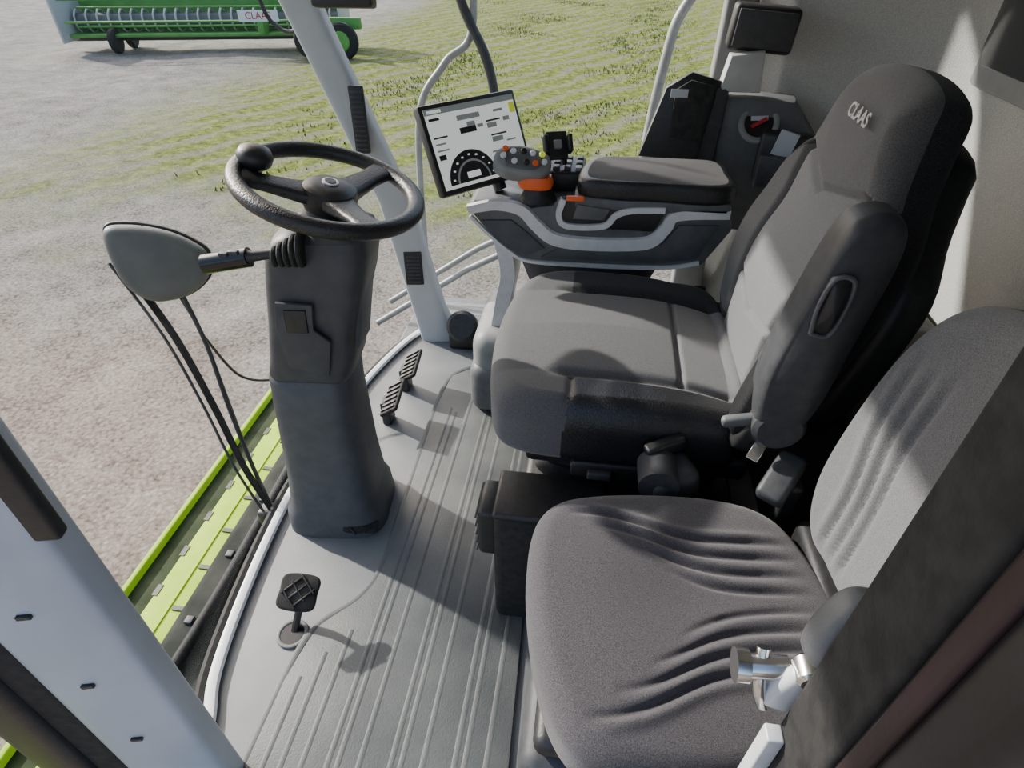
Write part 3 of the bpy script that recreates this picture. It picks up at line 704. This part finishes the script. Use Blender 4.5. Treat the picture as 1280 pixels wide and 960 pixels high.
for i in range(5): bb('grating',-.75+.02,-.2,2.12+.075*i,2.15+.075*i,-.145,-.139,M_sgrey,sp,.002,1)
bb('platform_bracket',-.6,.8,2.06,2.12,-.5,-.12,M_body,sp,.01)
fp=grp('pillar_foot_speaker',(-.45,1.9,0))
cyl('speaker_ring',.06,.05,frame((-.455,1.90,.085),(1,0,0),(0,.5,.85)),M_blk,fp,bev=.012)
bb('speaker_foot',-.51,-.40,1.86,1.94,0,.07,M_blk,fp,.01)

# header on trailer (distant)
hd=grp('harvester_header',(-14,19.5,GZ))
Mhd=euler((-12.6,20.5,GZ),0,0,12)
def hb(nm,x0,x1,y0,y1,z0,z1,mt,b=.03): rbox(nm,(x1-x0,y1-y0,z1-z0),Mhd@Matrix.Translation(((x0+x1)/2,(y0+y1)/2,(z0+z1)/2)),mt,hd,b,2)
hb('header_back',-4.2,4.2,.6,.8,.5,1.7,M_dgreen); hb('header_table',-4.2,4.2,-.6,.7,.45,.55,M_dgreen)
hb('header_top_tube',-4.2,4.2,.5,.75,1.7,1.9,M_dgreen)
for s in (-4.25,4.2): hb('end_plate',s,s+.08,-1.0,.8,.35,1.6,M_lgrey)
tube('auger',[Mhd@Vector((-4.1,0,.85)),Mhd@Vector((4.1,0,.85))],.22,M_mgrey,hd,smooth=False,seg=14)
for i in range(24): 
    x=-4+.34*i; tube('auger_flight',[Mhd@Vector((x,.32*math.cos(q),.85+.32*math.sin(q))) for q in [k*6.28/10 for k in range(11)]],.03,M_lgrey,hd,smooth=False,seg=6)
for k in range(5):
    q=k*2*math.pi/5; tube('reel_bar',[Mhd@Vector((-4,-.5+.5*math.cos(q),1.2+.5*math.sin(q))),Mhd@Vector((4,-.5+.5*math.cos(q),1.2+.5*math.sin(q)))],.035,M_dgreen,hd,smooth=False,seg=6)
for x in (-3,3):
    for y in (-.5,.6): cyl('trailer_tyre',.35,.2,Mhd@Matrix.Translation((x,y,.35))@Matrix.Rotation(math.pi/2,4,'Y'),M_rub,hd,bev=.05)
hb('trailer_bar',-4.5,4.5,-.1,.1,.3,.45,M_dgrey)
hb('sign_plate',1.2,2.4,-1.02,-1.0,.9,1.2,M_strip,.0)
text('CLAAS',.26,Mhd@Matrix.Translation((1.8,-1.03,1.05))@Matrix.Rotation(math.pi/2,4,'X'),M_red,hd,'header_lettering')
hb('sign_arm',1.7,1.9,-1.0,-.4,.55,.95,M_dgreen)
rk=grp('green_farm_trailer',(-8.3,19,GZ))
for x in (-8.9,-7.9):
    cyl('tyre',.5,.25,Matrix.Translation((x,19.6,GZ+.48))@Matrix.Rotation(math.pi/2,4,'X'),M_rub,rk,bev=.06)
    cyl('hub_disc',.28,.27,Matrix.Translation((x,19.58,GZ+.48))@Matrix.Rotation(math.pi/2,4,'X'),M_dgreen,rk,bev=.03)
rbox('frame_beam',(2.0,.2,.3),(-8.4,19.9,GZ+.9),M_dgreen,rk,.03)
rbox('frame_upright',(.15,.2,1.2),(-9.0,19.9,GZ+1.2),M_dgreen,rk,.03)

# ---------------------------------------------------------------- door latch (near)
dl=grp('door_latch',(.20,.25,.84))
LM=Matrix.Translation((.006,0,-.012))
tube('latch_pin',[LM@Vector((.150,.268,.845)),LM@Vector((.185,.268,.85))],.010,M_chrome,dl,smooth=False,seg=18)
tube('latch_pin_head',[LM@Vector((.143,.268,.845)),LM@Vector((.154,.268,.845))],.014,M_chrome,dl,smooth=False,seg=18)
rbox('latch_plate',(.045,.016,.055),LM@euler((.195,.258,.835),0,20,0),M_silver,dl,.006)
tube('latch_bar',[LM@Vector((.165,.278,.86)),LM@Vector((.165,.258,.83)),LM@Vector((.172,.255,.81))],.0055,M_chrome,dl)
cyl('latch_boss',.012,.022,LM@frame((.195,.27,.865),(1,0,0),(0,0,1)),M_chrome,dl,bev=.003)
bb('door_seal_strip',.176,.190,.225,.24,-.1,.80,M_silver,None,.002)
gh=grp('grab_handle',(.21,.27,.95))
pillow('grip',[(-.035,-.03),(-.03,.025),(.0,.035),(.035,.025),(.04,-.01),(.03,-.035)],.03,frame((.225,.275,.905),(1,0,-.2),(.2,.3,1)),[M_mgrey],gh,edge=.012,N=48,R=6)

ot=grp('overhead_terminal',(-.8,1.85,1.2))
rbox('terminal_case',(.18,.05,.10),euler((-.745,1.90,1.176),-10,0,0),M_blk,ot,.01)
rbox('terminal_mount',(.03,.03,.44),(-.745,1.91,1.44),M_blk,ot,.005)
wa=grp('mirror_wire_arm',(-1.05,2.1,1.2))
tube('wire',[(-1.15,2.2,1.66),(-1.16,2.2,1.15),(-1.10,2.2,1.03),(-1.0,2.18,1.05),(-.95,2.16,1.12)],.007,M_blk,wa,seg=8)
tube('wire_b',[(-1.0,2.18,1.05),(-.96,2.16,.98),(-.95,2.16,.93)],.010,M_blk,wa,seg=8)

# ---------------------------------------------------------------- light
w=D.worlds.new('World'); bpy.context.scene.world=w; w.use_nodes=True; nt=w.node_tree
sky=nt.nodes.new('ShaderNodeTexSky'); sky.sky_type='NISHITA'; sky.sun_disc=False; sky.sun_elevation=math.radians(38); sky.sun_rotation=math.radians(-50); sky.air_density=1.0; sky.dust_density=3.5
bgn=nt.nodes['Background']; bgn.inputs[1].default_value=.38
nt.links.new(sky.outputs[0],bgn.inputs[0])
sl=D.lights.new('sun','SUN'); sl.energy=9; sl.angle=math.radians(1.2); sl.color=(1,.95,.88)
so=D.objects.new('sun',sl); COL.objects.link(so)
d=Vector((.80,-.36,-.47)); so.rotation_euler=d.to_track_quat('-Z','Y').to_euler(); so.location=(-5,4,6)

cd=D.cameras.new('camera'); cd.sensor_width=36; cd.lens=740/1280*36; cd.clip_start=.02; cd.clip_end=300
co=D.objects.new('camera',cd); COL.objects.link(co); co.location=(0,0,1.32); co.rotation_euler=(math.radians(52),0,math.radians(8))
bpy.context.scene.camera=co
